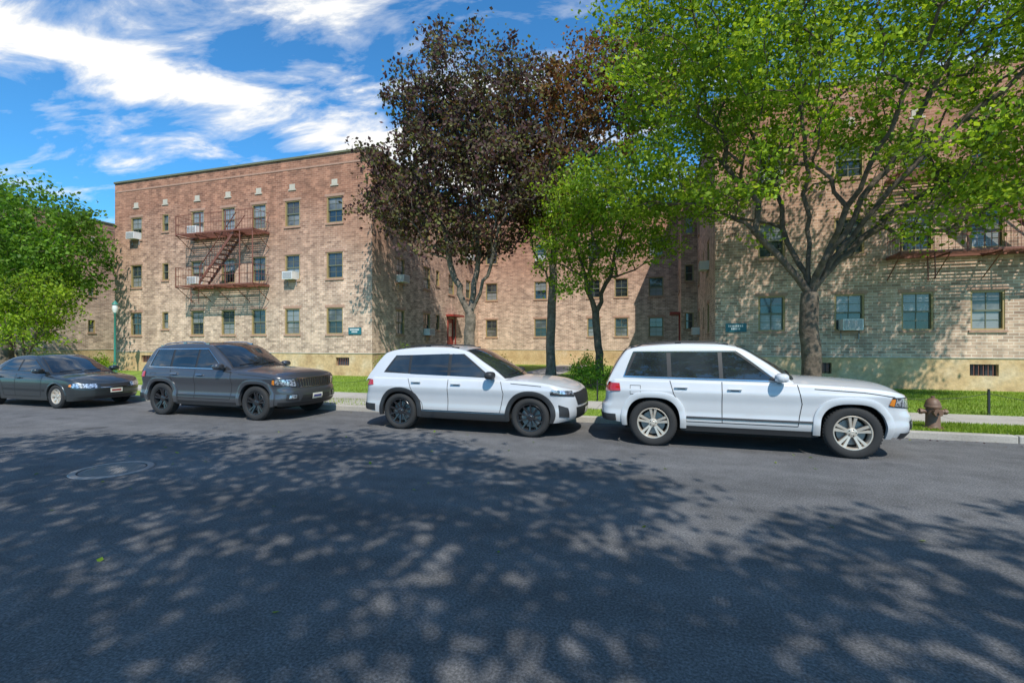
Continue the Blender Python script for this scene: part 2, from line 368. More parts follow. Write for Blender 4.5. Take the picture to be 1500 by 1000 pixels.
# ------------------------------------------------------------ trees
def leafmat(name,stops,trans=.45,tt=(1.35,1.25,.6)):
    m=bpy.data.materials.new(name); m.use_nodes=True; nt=m.node_tree; nt.nodes.clear()
    out=N(nt,'ShaderNodeOutputMaterial'); g=N(nt,'ShaderNodeNewGeometry')
    r=ramp(nt,stops,g.outputs['Random Per Island'])
    n=noise(nt,.6,3); c=mixc(nt,r.outputs[0],ramp(nt,[(.35,.65),(.65,1.25)],n.outputs[0]).outputs[0],1,'MULTIPLY')
    d=N(nt,'ShaderNodeBsdfPrincipled'); d.inputs['Roughness'].default_value=.55; d.inputs['Specular IOR Level'].default_value=.3; nt.links.new(c,d.inputs['Base Color'])
    t=N(nt,'ShaderNodeBsdfTranslucent'); c2=mixc(nt,c,tt,1,'MULTIPLY'); nt.links.new(c2,t.inputs[0])
    mx=N(nt,'ShaderNodeMixShader'); mx.inputs[0].default_value=trans
    nt.links.new(d.outputs[0],mx.inputs[1]); nt.links.new(t.outputs[0],mx.inputs[2]); nt.links.new(mx.outputs[0],out.inputs[0]); return m
LG=leafmat('leaves_bright',[(0,(.11,.20,.012)),(.5,(.24,.38,.025)),(1,(.38,.50,.05))],.5)
LD=leafmat('leaves_green',[(0,(.07,.15,.012)),(.5,(.12,.25,.02)),(1,(.20,.36,.035))],.45)
LP=leafmat('leaves_purple',[(0,(.045,.02,.028)),(.45,(.13,.065,.065)),(.75,(.14,.13,.055)),(1,(.20,.22,.06))],.4)
LO=leafmat('leaves_bronze',[(0,(.06,.022,.016)),(.45,(.22,.09,.035)),(.8,(.24,.14,.04)),(1,(.17,.20,.05))],.4)
def bark(name,a,b_):
    m,nt,b=newmat(name); n=noise(nt,6,6,.7); n2=noise(nt,1.5,3)
    c=ramp(nt,[(.3,a),(.7,b_)],n.outputs[0]).outputs[0]; c=mixc(nt,c,ramp(nt,[(.3,.75),(.7,1.2)],n2.outputs[0]).outputs[0],1,'MULTIPLY')
    nt.links.new(c,b.inputs['Base Color']); b.inputs['Roughness'].default_value=.95; bump(nt,b,n.outputs[0],1,.06); return m
BARK=bark('bark',(.05,.04,.03),(.19,.145,.105)); BARK2=bark('bark_pale',(.09,.075,.055),(.27,.22,.17))
def leaves(name,C,R,per,size,mat,parent,flat=.6,up=.6,seed=0):
    rg=np.random.default_rng(seed); C=np.asarray(C,float); n=len(C)*per
    c=np.repeat(C,per,0); r=np.repeat(np.asarray(R,float),per)[:,None]
    g=rg.normal(size=(n,3))*.5; p=c+g*r*np.array([1,1,flat])
    nr=rg.normal(size=(n,3)); nr[:,2]=nr[:,2]*.7+up; nr/=np.linalg.norm(nr,axis=1)[:,None]
    t=np.cross(nr,rg.normal(size=(n,3))); t/=np.linalg.norm(t,axis=1)[:,None]+1e-9; b=np.cross(nr,t)
    s=size*rg.uniform(.6,1.25,size=(n,1))
    V=np.empty((n,4,3)); V[:,0]=p+t*s*.5; V[:,1]=p+b*s*.33-nr*s*.06; V[:,2]=p-t*s*.5; V[:,3]=p-b*s*.33-nr*s*.06
    me=bpy.data.meshes.new(name); me.vertices.add(n*4); me.vertices.foreach_set('co',V.ravel())
    me.loops.add(n*4); me.loops.foreach_set('vertex_index',np.arange(n*4,dtype=np.int32))
    me.polygons.add(n); me.polygons.foreach_set('loop_start',np.arange(0,n*4,4,dtype=np.int32))
    me.update(calc_edges=True); me.validate(); me.materials.append(mat)
    o=bpy.data.objects.new(name,me); scene.collection.objects.link(o)
    if parent: o.parent=parent
    return o
def sample_crown(ell,rg,spacing):
    out=[]
    for (c,r,n) in ell:
        k=0;tries=0
        while k<n and tries<n*30:
            tries+=1
            d=rg.normal(size=3); d/=np.linalg.norm(d); rad=rg.random()**(1/2.4)
            p=np.array(c)+d*rad*np.array(r)*(1+.12*math.sin(d[0]*7+d[2]*5)+.1*math.sin(d[1]*9))
            if out and np.min(np.linalg.norm(np.array(out)-p,axis=1))<spacing: continue
            out.append(p);k+=1
    return np.array(out)
def tree(name,trunk,limbs,ell,spacing,per,size,clr,mat,barkm,rbase,seed,rtip=.010,flat=.6,pw=.35,up=.6,keep=.75):
    rg=np.random.default_rng(seed); E=empty(name); T=sample_crown(ell,rg,spacing)
    P=[np.array(trunk[0],float)]; par=[-1]; path=[0]
    def add(par_i,q,step=.45,jit=.05):
        a=P[par_i]; q=np.array(q,float); L=np.linalg.norm(q-a); k=max(1,int(math.ceil(L/step))); cur=par_i
        sagv=np.array([0,0,1])*L*.07
        for i in range(1,k+1):
            t=i/k; p=a+(q-a)*t+sagv*math.sin(pi*t)
            if i<k: p=p+rg.normal(size=3)*jit
            P.append(p); par.append(cur); path.append(path[cur]+L/k); cur=len(P)-1
        return cur
    cur=0
    for q in trunk[1:]: cur=add(cur,q,.5,.02)
    fk=cur; ntr=len(P); tops=[fk]
    for lb in limbs:
        c=fk if lb[0] is None else tops[lb[0]]
        for q in lb[1:]: c=add(c,q,.5,.05)
        tops.append(c)
    order=np.argsort(np.linalg.norm(T-P[fk],axis=1))
    for ti in order:
        A=np.array(P); cost=np.linalg.norm(A-T[ti],axis=1)+pw*np.array(path); cost[:max(1,ntr-1)]+=50
        cost+=np.maximum(0,A[:,2]-T[ti][2])*.6
        add(int(np.argmin(cost)),T[ti],.45,.06)
    n=len(P); acc=np.zeros(n); ex=2.3; haschild=np.zeros(n,bool)
    for i in range(1,n): haschild[par[i]]=True
    for i in range(n-1,-1,-1):
        if not haschild[i]: acc[i]=rtip**ex
        if par[i]>=0: acc[par[i]]+=acc[i]
    rr=acc**(1/ex); sc=rbase/rr[fk]; rr=np.where(rr>rtip*2.5,rr*np.clip(sc,.3,3)**((rr-rtip)/(rr[fk]-rtip+1e-9)*1.0),rr)
    rr[:ntr]=rbase*np.linspace(1.12,1,ntr); rr[0]=rbase*1.6
    if ntr>2: rr[1]=rbase*1.2
    m=MB()
    for i in range(1,n):
        a=P[par[i]]; r0=rr[par[i]] if i<ntr or par[i]>=ntr and rr[i]>rr[par[i]]*.7 else min(rr[par[i]],rr[i]*1.35)
        ns=14 if rr[i]>.12 else (8 if rr[i]>.04 else 4)
        d=P[i]-a; L=np.linalg.norm(d)+1e-9
        m.tube(a-d/L*min(.03,rr[i]*.3),P[i]+d/L*min(.03,rr[i]*.4),r0,rr[i],barkm,ns,False)
    m.obj('trunk_and_branches',E,smooth=False)
    for p in E.children[0].data.polygons: p.use_smooth=True
    idx=[i for i in range(ntr,n) if rr[i]<rtip*2.4]
    idx=[i for i in idx if rg.random()<keep]
    C=np.array([P[i] for i in idx]); C=C+rg.normal(size=C.shape)*.08
    leaves('foliage',C,clr*rg.uniform(.6,1.3,len(C)),per,size,mat,E,flat,up,seed)
    return len(C)*per
info=[]
tx,ty=3.97,15.0
info.append(tree('honey_locust_tree',[(tx,ty,.05),(tx+.02,ty,1.2),(tx-.05,ty,2.4),(tx-.02,ty,3.1)],[
 (None,(tx-.9,ty-.3,4.2),(tx-2.0,ty-.8,5.1),(tx-3.6,ty-1,5.6),(tx-5.0,ty-1.2,5.5)),
 (None,(tx-.5,ty+.3,4.6),(tx-.9,ty+.8,6.8),(tx-1.6,ty+1.2,9.0)),
 (None,(tx-.05,ty-.1,5.2),(tx-.3,ty-.4,7.6),(tx-.5,ty-.8,10.5)),
 (None,(tx+.7,ty-.3,4.6),(tx+1.9,ty-.8,6.8),(tx+2.6,ty-1.2,8.5),(tx+3.8,ty-1.8,10.4)),
 (None,(tx+1.0,ty+.3,4.2),(tx+2.6,ty+.6,5.6),(tx+4.9,ty+.4,6.6),(tx+6.8,ty,7.0)),
 (None,(tx+.4,ty-.8,4.6),(tx+1.0,ty-2.2,6.5),(tx+1.4,ty-3.5,8.6)),
 (None,(tx+1.3,ty-.6,5.2),(tx+3.4,ty-1.5,7.4),(tx+5.8,ty-2.2,9.3))],
 [((tx-1.8,ty-.5,8.6),(4.2,4,3.4),240),((tx+3.0,ty-.8,9.0),(5.2,4.4,3.8),270),((tx-3.6,ty-1,6.4),(2.4,2,1.6),65),((tx+5.5,ty,6.6),(2.8,2.6,1.8),95),((tx+.5,ty-1,11.3),(5.5,4.5,2.0),160),((tx+6.0,ty-1.5,9.6),(3.2,3.2,2.8),130),((tx-3.2,ty-1,10.0),(2.6,3,2.2),75),((tx+3.2,ty-.6,5.0),(1.8,1.2,.8),22)],
 .40,52,.132,.62,LG,BARK,.225,5,flat=.42,up=.9,keep=.82))
mx,my=-8.0,19.5
info.append(tree('copper_maple_tree',[(mx,my,.05),(mx,my,1.6),(mx+.05,my,3.0)],[
 (None,(mx-.7,my,4.6),(mx-1.3,my-.3,7.5),(mx-1.8,my,10.5)),(None,(mx+.3,my+.2,5),(mx+.5,my,8.5),(mx+.4,my,12.5)),(None,(mx+1.1,my-.3,5),(mx+2.2,my-.5,8),(mx+2.8,my,10.5))],
 [((mx+.1,my,12.0),(3.2,3,3.5),200),((mx-1.4,my,9.3),(3.3,3,3.1),180),((mx+1.8,my,9.2),(2.8,2.8,3.0),130),((mx-3.4,my-.3,7.6),(1.9,1.9,.9),40),((mx-.4,my,6.6),(3.0,2.6,1.2),50),((mx-2.2,my,12.2),(1.8,2,2.0),50)],
 .45,42,.19,.60,LP,BARK2,.23,9,flat=.7,up=.5))
mx,my=-4.8,21.5
info.append(tree('copper_maple_tree',[(mx,my,.05),(mx,my,2),(mx+.1,my,4.2)],[
 (None,(mx+.2,my,7),(mx+.5,my,10),(mx+.9,my,13.2)),(None,(mx-.8,my,6),(mx-1.4,my,9))],
 [((mx+1.2,my,12.2),(3.0,2.8,3.4),170),((mx+.2,my,9.0),(3.0,2.6,2.4),120),((mx+3.6,my,13.0),(2.4,2.3,2.6),90)],
 .45,42,.19,.60,LO,BARK2,.19,12,flat=.7,up=.5))
mx,my=-2.4,20.0
info.append(tree('young_green_tree',[(mx,my,.05),(mx-.05,my,1.6),(mx-.15,my,3.0)],[(None,(mx-.5,my-.4,4.4),(mx-1.0,my-1,6)),(None,(mx+.5,my-.5,4.4),(mx+1.0,my-.6,6.2))],
 [((mx-.7,my-1.2,5.6),(2.0,2,1.9),110),((mx+1.3,my-1.5,6.2),(2.1,2,1.7),90),((mx-.2,my-2.5,7.2),(2,1.8,1.3),60)],
 .38,44,.14,.55,LG,BARK,.15,15,flat=.55,up=.8))
mx,my=-33.5,16.5
info.append(tree('green_street_tree',[(mx,my,.05),(mx,my,2.2)],[(None,(mx-.5,my,4),(mx-.8,my,6)),(None,(mx+.7,my,4),(mx+1,my,6.5))],
 [((mx,my,7.0),(4.4,4,3.6),260),((mx+2.5,my-.5,5.4),(2.7,2.6,2.2),90),((mx-4,my,7.8),(3.5,3,3.3),100)],.55,34,.22,.75,LD,BARK,.25,17,flat=.7))
mx,my=-29.6,15.2
info.append(tree('ornamental_multi_stem_tree',[(mx,my,.05),(mx,my,.35)],[(None,(mx-.7,my,1.5),(mx-1.1,my,2.4)),(None,(mx+.5,my,1.5),(mx+1.1,my,2.5)),(None,(mx-.1,my,1.6),(mx+.1,my,2.7))],
 [((mx,my,3.1),(2.3,2,1.5),110),((mx+.7,my,4.0),(1.6,1.6,1.1),50)],.4,34,.15,.5,LG,BARK,.12,19,flat=.6))
info.append(tree('copper_maple_tree',[(-47,43,.05),(-47,43,5)],[],[((-47,43,12.5),(4.5,4,4.5),90)],.9,22,.35,1.2,LP,BARK,.3,22))
# trees on the near side of the street (they cast the dappled shade on the road)
info.append(tree('shade_tree',[(3.2,-6.2,.05),(3.1,-6.1,3),(3,-6,4.6)],[(None,(1.5,-4.6,6.6),(0,-3.4,8),(-2,-2,9)),(None,(2.5,-5.5,8),(2,-5,11)),(None,(3.5,-4.5,7),(4.0,-3,8.6)),(None,(1,-5.4,7),(-2.5,-5,9))],
 [((.2,-2.4,9.2),(4.9,3.8,1.1),175),((-1.5,-5.0,9.4),(5.0,4.0,1.1),130),((-4.9,-3.4,9.2),(3.0,3.2,1.1),85),((2.6,-6.0,9.8),(4.4,3.6,1.2),50)],.50,38,.20,.62,LD,BARK,.16,31,rtip=.005,flat=.3,keep=.72,up=1.6))
info.append(tree('shade_tree',[(9.6,-6.2,.05),(9.5,-6.1,3),(9.3,-6,4.6)],[(None,(8,-4.6,6.6),(6.8,-4,8)),(None,(10,-5.4,8),(10,-5,11))],
 [((7.2,-4.1,9.2),(3.7,3.2,1.1),100),((8.3,-6.6,10.0),(4,3.6,1.4),50)],.50,36,.20,.6,LD,BARK,.15,33,rtip=.005,flat=.3,keep=.72,up=1.6))
print('LEAVES',info)
def shrub(name,C,r,n,size,mat,seed):
    rg=np.random.default_rng(seed); d=rg.normal(size=(n,3)); d/=np.linalg.norm(d,axis=1)[:,None]; d[:,2]=np.abs(d[:,2])
    P=np.array(C)+d*np.array(r)*rg.uniform(.55,1,size=(n,1)); E=empty(name)
    m=MB()
    for k in range(0,n,4): m.tube((C[0]+rg.normal()*.1,C[1]+rg.normal()*.1,.08),tuple(P[k]),.015,.006,BARK,5,False)
    m.obj('stems',E); leaves('foliage',P,np.full(n,.28),36,size,mat,E,.8,.4,seed)
shrub('shrub',(-10.9,18.6,.1),(1.2,.9,1.5),80,.09,LG,41)
shrub('shrub',(-2.3,17.5,.1),(1.0,.8,1.3),60,.09,LD,42)
shrub('shrub',(-28.4,17.8,.1),(.9,.8,1.0),50,.09,LG,43)
for i,(xx,yy) in enumerate([(-12.2,20.2),(-11,25),(-4,27),(0,24),(-9.5,28)]): shrub('shrub',(xx,yy,.1),(.9,.8,.9+.2*(i%2)),40,.1,LD,50+i)
def blades(name,x0,x1,y0,y1,n,h,mat,seed):
    rg=np.random.default_rng(seed); p=np.stack([rg.uniform(x0,x1,n),rg.uniform(y0,y1,n),np.full(n,.10)],1)
    a=rg.uniform(0,2*pi,n); w=.006+.006*rg.random(n); hh=h*rg.uniform(.4,1.2,n); dx=np.stack([np.cos(a)*w,np.sin(a)*w,0*w],1)
    le=rg.normal(size=(n,3))*.02; le[:,2]=hh
    V=np.empty((n,3,3)); V[:,0]=p-dx; V[:,1]=p+dx; V[:,2]=p+le
    me=bpy.data.meshes.new(name); me.vertices.add(n*3); me.vertices.foreach_set('co',V.ravel()); me.loops.add(n*3)
    me.loops.foreach_set('vertex_index',np.arange(n*3,dtype=np.int32)); me.polygons.add(n); me.polygons.foreach_set('loop_start',np.arange(0,n*3,3,dtype=np.int32))
    me.update(calc_edges=True); me.materials.append(mat); o=bpy.data.objects.new(name,me); scene.collection.objects.link(o)
BL=leafmat('grass_blades',[(0,(.13,.22,.015)),(.6,(.24,.37,.03)),(1,(.36,.44,.08))],.4)
blades('grass_verge',2.5,10,10.78,11.98,24000,.07,BL,1)
blades('grass_verge',-10,2.5,10.78,11.98,5000,.07,BL,4)
blades('grass_lawn',-3,14,13.55,20.2,50000,.07,BL,2)
blades('grass_lawn',-20,-3,13.55,20.2,25000,.07,BL,3)
# ------------------------------------------------------------ cars
def pchip(pts):
    x=np.array([p[0] for p in pts],float); y=np.array([p[1] for p in pts],float); h=np.diff(x); d=np.diff(y)/h
    m=np.zeros(len(x)); m[0]=d[0]; m[-1]=d[-1]
    for i in range(1,len(x)-1):
        if d[i-1]*d[i]>0: w1=2*h[i]+h[i-1]; w2=h[i]+2*h[i-1]; m[i]=(w1+w2)/(w1/d[i-1]+w2/d[i])
    def f(t):
        t=min(max(t,x[0]),x[-1]); i=min(int(np.searchsorted(x,t,side='right'))-1,len(x)-2); i=max(i,0)
        s=(t-x[i])/h[i]
        return float((2*s**3-3*s*s+1)*y[i]+(s**3-2*s*s+s)*h[i]*m[i]+(-2*s**3+3*s*s)*y[i+1]+(s**3-s*s)*h[i]*m[i+1])
    return f
def sstep(a,b,x): t=min(max((x-a)/(b-a),0),1); return t*t*(3-2*t)
def paint(name,col,metal=0,rough=.35):
    m,nt,b=newmat(name); nz=noise(nt,2.5,4)
    c=mixc(nt,[x*.93 for x in col],[min(1,x*1.05) for x in col],nz.outputs[0])
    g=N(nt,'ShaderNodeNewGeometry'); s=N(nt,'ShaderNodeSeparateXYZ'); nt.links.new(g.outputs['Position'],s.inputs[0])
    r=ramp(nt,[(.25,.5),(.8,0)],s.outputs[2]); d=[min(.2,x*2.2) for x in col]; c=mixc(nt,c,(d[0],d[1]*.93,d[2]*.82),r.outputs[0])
    nt.links.new(c,b.inputs['Base Color'])
    b.inputs['Metallic'].default_value=metal; b.inputs['Roughness'].default_value=rough; b.inputs['Coat Weight'].default_value=1; b.inputs['Coat Roughness'].default_value=.03
    return m
BLK=simple('black_plastic',(.022,.022,.023),.5); TYRE=simple('tyre_rubber',(.022,.022,.022),.85,scale=20); DARK=simple('underbody',(.01,.01,.01),.9)
CARG=glassmat('car_glass',(.018,.022,.025),.02); CHR=simple('chrome',(.65,.65,.65),.15,1,var=0); SEAM_SHADE=simple('panel_gap_and_handle_shade',(.015,.015,.015),.8,var=0)
def lampmat():
    m,nt,b=newmat('headlamp'); b.inputs['Metallic'].default_value=.7; b.inputs['Roughness'].default_value=.2; b.inputs['Coat Weight'].default_value=1
    n=noise(nt,25,2); r=ramp(nt,[(.4,(.12,.13,.14)),(.6,(.8,.82,.85))],n.outputs[0]); nt.links.new(r.outputs[0],b.inputs['Base Color']); return m
HEAD=lampmat(); TAIL=simple('tail_lamp_red',(.42,.012,.012),.15,0,1,var=.3,scale=20); AMB=simple('amber_lamp',(.7,.22,.02),.2,0,1); PLATE=simple('licence_plate',(.75,.72,.6),.5); PLT=simple('plate_text',(.05,.05,.2),.5)
RIMB=simple('rim_black',(.03,.03,.033),.25,.3,.5); RIMS=simple('rim_silver',(.62,.55,.46),.4,.5); DISC=simple('brake_disc',(.3,.3,.3),.4,.9)
def wheel(R,rim,w,spokes,mat,style,parent,x,y,side):
    m=MB(); h=w/2; 
    prof=[(rim-.004,h*.78),(rim+.012,h*.93),(rim+.03,h*.97),((R+rim)/2,h),(R-.035,h*.97),(R-.012,h*.86),(R,h*.62),(R+.001,0),(R,-h*.62),(R-.015,-h*.88),((R+rim)/2,-h),(rim,-h*.9)]
    m.lathe(prof,TYRE,48,axis='y')
    for k in range(48):
        t=2*pi*k/48
        for o in (-.62,-.2,.22,.64):
            c,s=cos(t+o*.05),sin(t+o*.05); cc=h*o*.9
            m.hexa([(c*(R-.004)+(-s)*a,cc+b,s*(R-.004)+c*a) for a,b in ((-.014,-.018),(.014,-.018),(.014,.018),(-.014,.018))]+[(c*(R+.005)+(-s)*a,cc+b,s*(R+.005)+c*a) for a,b in ((-.012,-.018),(.012,-.018),(.012,.018),(-.012,.018))],TYRE)
    o=m.obj('tyre',parent,smooth=True,angle=40); o.location=(x,y*side,R); o.scale=(1,side,1)
    m=MB()
    m.lathe([(rim,h*.80),(rim-.008,h*.86),(rim-.02,h*.84),(rim-.028,h*.6),(rim-.035,-h*.85)],mat,48,axis='y')
    m.lathe([(0.0,h*.66),(.03,h*.66),(.036,h*.62),(.055,h*.6),(.07,h*.55),(.078,h*.3)],mat,24,axis='y')
    m.lathe([(0,-h*.1),(rim-.07,-h*.1),(rim-.065,-h*.2)],DISC,32,axis='y'); m.lathe([(0,-h*.3),(rim-.03,-h*.3)],DARK,32,axis='y')
    def spoke(a,w0,w1,r0=.05,r1=rim-.012):
        c,s=cos(a),sin(a)
        def P(r,t,oo): return (c*r-s*t,oo,s*r+c*t)
        rm=(r0+r1)/2; wm=(w0+w1)/2*.85
        for (ra,wa,oa,rb,wb,ob) in ((r0,w0,h*.52,rm,wm,h*.66),(rm,wm,h*.66,r1,w1,h*.78)):
            m.hexa([P(ra,-wa,oa-.03),P(ra,wa,oa-.03),P(rb,wb,ob-.03),P(rb,-wb,ob-.03),P(ra,-wa*.8,oa),P(ra,wa*.8,oa),P(rb,wb*.8,ob),P(rb,-wb*.8,ob)],mat)
    for k in range(spokes):
        a=2*pi*k/spokes+.3
        if style=='wide': spoke(a,.04,.05)
        elif style=='twin': spoke(a-.17,.02,.028,.06); spoke(a+.17,.02,.028,.06)
        else: spoke(a,.016,.02)
    for k in range(5):
        a=2*pi*k/5; m.tube((cos(a)*.05,h*.5,sin(a)*.05),(cos(a)*.05,h*.64,sin(a)*.05),.009,.009,DARK,8)
    o=m.obj('rim',parent,smooth=True,angle=30); o.location=(x,y*side,R); o.scale=(1,side,1)
def car(name,P,loc,rotz=0):
    E=empty(name,loc); E.rotation_euler=(0,0,rotz)
    xf,xr,W=P['xf'],P['xr'],P['W']; hb=P['wb']/2; R=P['R']; Ra=R+P.get('gap',.055); L=xf-xr; xm=(xf+xr)/2
    cf,nf,cr_,nr=P['cf'],P['nf'],P['cr'],P['nr']; ap=P.get('ap',2.0)
    zs=pchip(P['zs']); zl=pchip(P['zl']); wp=pchip(P['wp']); dxf=pchip(P['dxf']); dxr=pchip(P['dxr']); zr=pchip(P['roof'])
    bow=lambda x:1-.045*abs((x-xm)/(L/2))**2.5
    pts=[]
    for i in range(29):
        t=pi/2*(1-i/28); pts.append((xf-cf+cf*sin(t)**(2/nf),W*max(cos(t),0)**(2/nf)))
    side=list(np.linspace(xf-cf,xr+cr_,60)[1:-1])
    sgp=lambda v,p: math.copysign(abs(v)**(2/p),v) if abs(v)>1e-9 else 0
    for c in (-hb,hb):
        side=[s for s in side if abs(s-c)>Ra+.01]
        side+= [c+Ra*sgp(cos(pi*k/28),ap) for k in range(29)]+[c+Ra*1.003,c-Ra*1.003]
    pts+=[(s,W) for s in sorted(side,reverse=True)]
    for i in range(29):
        t=pi/2*(i/28); pts.append((xr+cr_-cr_*sin(t)**(2/nr),W*max(cos(t),0)**(2/nr)))
    A=np.array(pts); A[:,1]*=np.array([bow(x) for x in A[:,0]])
    dA=np.gradient(A,axis=0); nl=np.stack([-dA[:,1],dA[:,0]],1); nl/=np.linalg.norm(nl,axis=1)[:,None]+1e-9
    nl[:,1]=np.abs(nl[:,1]); nl[:,0]=np.where(A[:,0]>xm,np.abs(nl[:,0]),-np.abs(nl[:,0]))
    sidem=(A[:,0]<xf-cf)&(A[:,0]>xr+cr_); nl[sidem]=np.array([0,1])
    S=np.concatenate([[0],np.cumsum(np.linalg.norm(np.diff(A,axis=0),axis=1))]); Stot=S[-1]
    def shift(x0,z): return sstep(xf-.75,xf-.05,x0)*dxf(z)+sstep(xr+.6,xr+.05,x0)*dxr(z)
    def bpt(x0,y0,nx,ny,z,off): return (x0+shift(x0,z)+nx*off, y0*wp(z)+ny*off, z)
    def zbot(x):
        for c in (-hb,hb):
            if abs(x-c)<=Ra+1e-6: return R+Ra*max(1-(abs(x-c)/Ra)**ap,0)**(1/ap)
        return zl(x)
    m=MB(); r=P.get('er',.05); PA=P['paint']
    G=[];U=[]
    for i in range(len(A)):
        x0,y0=A[i]; nx,ny=nl[i]; zt=zs(x0); zb=zbot(x0); row=[]
        for k in range(23): row.append(bpt(x0,y0,nx,ny,zb+(zt-r-zb)*k/22,0))
        for k in range(1,7):
            a=pi/2*k/6; z=zt-r+r*sin(a); q=bpt(x0,y0,nx,ny,z,-r*(1-cos(a))); row.append((q[0],max(q[1],0),q[2]))
        q=row[-1]; cw=P['crown']*(min(1,q[1]/W/.9))**1.3
        for k in range(1,13):
            t=k/12; row.append((q[0],q[1]*(1-t),q[2]+cw*(1-(1-t)**2.4)))
        G.append(row)
        b=row[0]; U.append([b,(b[0]-nx*.03,max(b[1]-.03*ny,0),b[2]+.01),(b[0]-nx*.03,b[1]*.5,b[2]+.02),(b[0]-nx*.03,0,b[2]+.02)])
    for sg in (1,-1): m.grid([[(p[0],p[1]*sg,p[2]) for p in rr] for rr in G],PA,sg<0)
    m.obj('body_shell',E,smooth=True,angle=50)
    m=MB()
    for sg in (1,-1): m.grid([[(p[0],p[1]*sg,p[2]) for p in rr] for rr in U],DARK,sg<0)
    m.box(xr+.45,xf-.5,-W*.6,W*.6,.24,.75,DARK); m.box(-hb+Ra+.05,hb-Ra-.05,-W*.85,W*.85,.24,.5,DARK)
    m.obj('underbody',E)
    xgr,xgf=P['roof'][0][0],P['roof'][-1][0]; Wb=P['Wb'];Wr=P['Wr']; ztop=max(p[1] for p in P['roof']); zbelt=P['zbelt']
    def wg(z): 
        t=min(max((z-zbelt)/(ztop-zbelt),-.2),1); return Wb+(Wr-Wb)*(t*.75+.25*t*t)
    xc=(xgr+xgf)/2
    def tp(x): return 1-P.get('gtap',.07)*abs((x-xc)/((xgf-xgr)/2))**3
    bf,brr=P.get('bowf',.22),P.get('bowr',.10)
    def gx(x,y): return x-bf*sstep(P['ws'][1]-.5,P['ws'][0]+.1,x)*(y/Wb)**2+brr*sstep(P['rg'][1]+.5,P['rg'][0]-.05,x)*(y/Wb)**2
    def gh(x,z,off=0): y=wg(z)*tp(x)+off; return (gx(x,y),y,z)
    def top(x,b,off=0):
        z=zr(x); rr=min(.07,max(.004,(z-zbelt)*.4)); ye=wg(z)*tp(x)-rr*.7; y=b*ye; sl=(zr(x+.01)-zr(x-.01))/.02; nn=sqrt(1+sl*sl)
        return (gx(x,y)-sl/nn*off,y,z+P.get('rc',.035)*(1-b*b)*min(1,(z-zbelt)/.3)+off/nn)
    m=MB(); G=[]
    for x in np.linspace(xgr,xgf,110):
        z=zr(x); rr=min(.07,max(.004,(z-zbelt)*.4)); z0=min(zbelt-.06,z-.02); row=[]
        for k in range(13): zz=z0+(z-rr-z0)*k/12; row.append(gh(x,zz))
        for k in range(1,6):
            a=pi/2*k/6; zz=z-rr+rr*sin(a); y=wg(zz)*tp(x)-rr*.7*(1-cos(a)); row.append((gx(x,y),y,zz))
        for k in range(13): row.append(top(x,1-k/12))
        G.append(row)
    for sg in (1,-1): m.grid([[(p[0],p[1]*sg,p[2]) for p in rr] for rr in G],P.get('roofpaint',PA),sg<0)
    m.obj('cabin_shell',E,smooth=True,angle=60)
    trim=MB(); glass=MB(); lam=MB()
    def quad(mb_,c4,fn,mat,off,nx=10,nz=5,sides=(1,-1)):
        for sg in sides:
            g=[]
            for i in range(nx+1):
                row=[]
                for j in range(nz+1):
                    s,t=i/nx,j/nz
                    a=(1-s)*(1-t)*c4[0][0]+s*(1-t)*c4[1][0]+s*t*c4[2][0]+(1-s)*t*c4[3][0]; b=(1-s)*(1-t)*c4[0][1]+s*(1-t)*c4[1][1]+s*t*c4[2][1]+(1-s)*t*c4[3][1]
                    p=fn(a,b,off); row.append((p[0],p[1]*sg,p[2]))
                g.append(row)
            mb_.grid(g,mat,sg<0)
    def sx(x,z,off):
        y=np.interp(-x,-A[:,0],A[:,1]); return (x+shift(x,z),y*wp(z)+off,z)
    def fs(s,z,off):
        x=np.interp(s,S,A[:,0]); y=np.interp(s,S,A[:,1]); nx=np.interp(s,S,nl[:,0]); ny=np.interp(s,S,nl[:,1]); return bpt(x,y,nx,ny,z,off)
    def rs(s,z,off): return fs(Stot-s,z,off)
    if P.get('dlo'): quad(trim,P['dlo'],gh,P.get('dlomat',BLK),.003,24,6)
    for g in P['glass']: quad(glass,g,gh,CARG,.007,10,6)
    if P.get('chromeline'):
        d=P['dlo']
        for (a,b) in ((0,1),(3,2),(1,2),(0,3)):
            p,q=d[a],d[b]; w=.010
            if (a,b) in ((0,1),(3,2)): c4=[(p[0],p[1]-w),(q[0],q[1]-w),(q[0],q[1]+w),(p[0],p[1]+w)]
            else: c4=[(p[0]-w,p[1]),(p[0]+w,p[1]),(q[0]+w,q[1]),(q[0]-w,q[1])]
            quad(trim,c4,gh,CHR,.010,24 if (a,b) in ((0,1),(3,2)) else 1,1 if (a,b) in ((0,1),(3,2)) else 16)
    for (a0,a1,b_) in ((P['ws'][0],P['ws'][1],.93),(P['rg'][0],P['rg'][1],.88)):
        for bb,off,mm in ((b_+.035,.003,BLK),(b_,.006,CARG)):
            e_=.03 if mm is BLK else 0; sgn=1 if a0>a1 else -1
            g=[[top(a0+sgn*e_+(a1-a0-2*sgn*e_)*i/14,-bb+2*bb*j/16,off) for j in range(17)] for i in range(15)]
            (trim if mm is BLK else glass).grid(g,mm,a0<a1)
    for (b0,b1) in ((-.75,-.1),(-.05,.6)):
        pr=None
        for i in range(9):
            t=i/8; q=top(P['ws'][0]-.05-.05*t,b0+(b1-b0)*t,.02)
            if pr: trim.tube(pr,q,.008,.008,BLK,5)
            pr=q
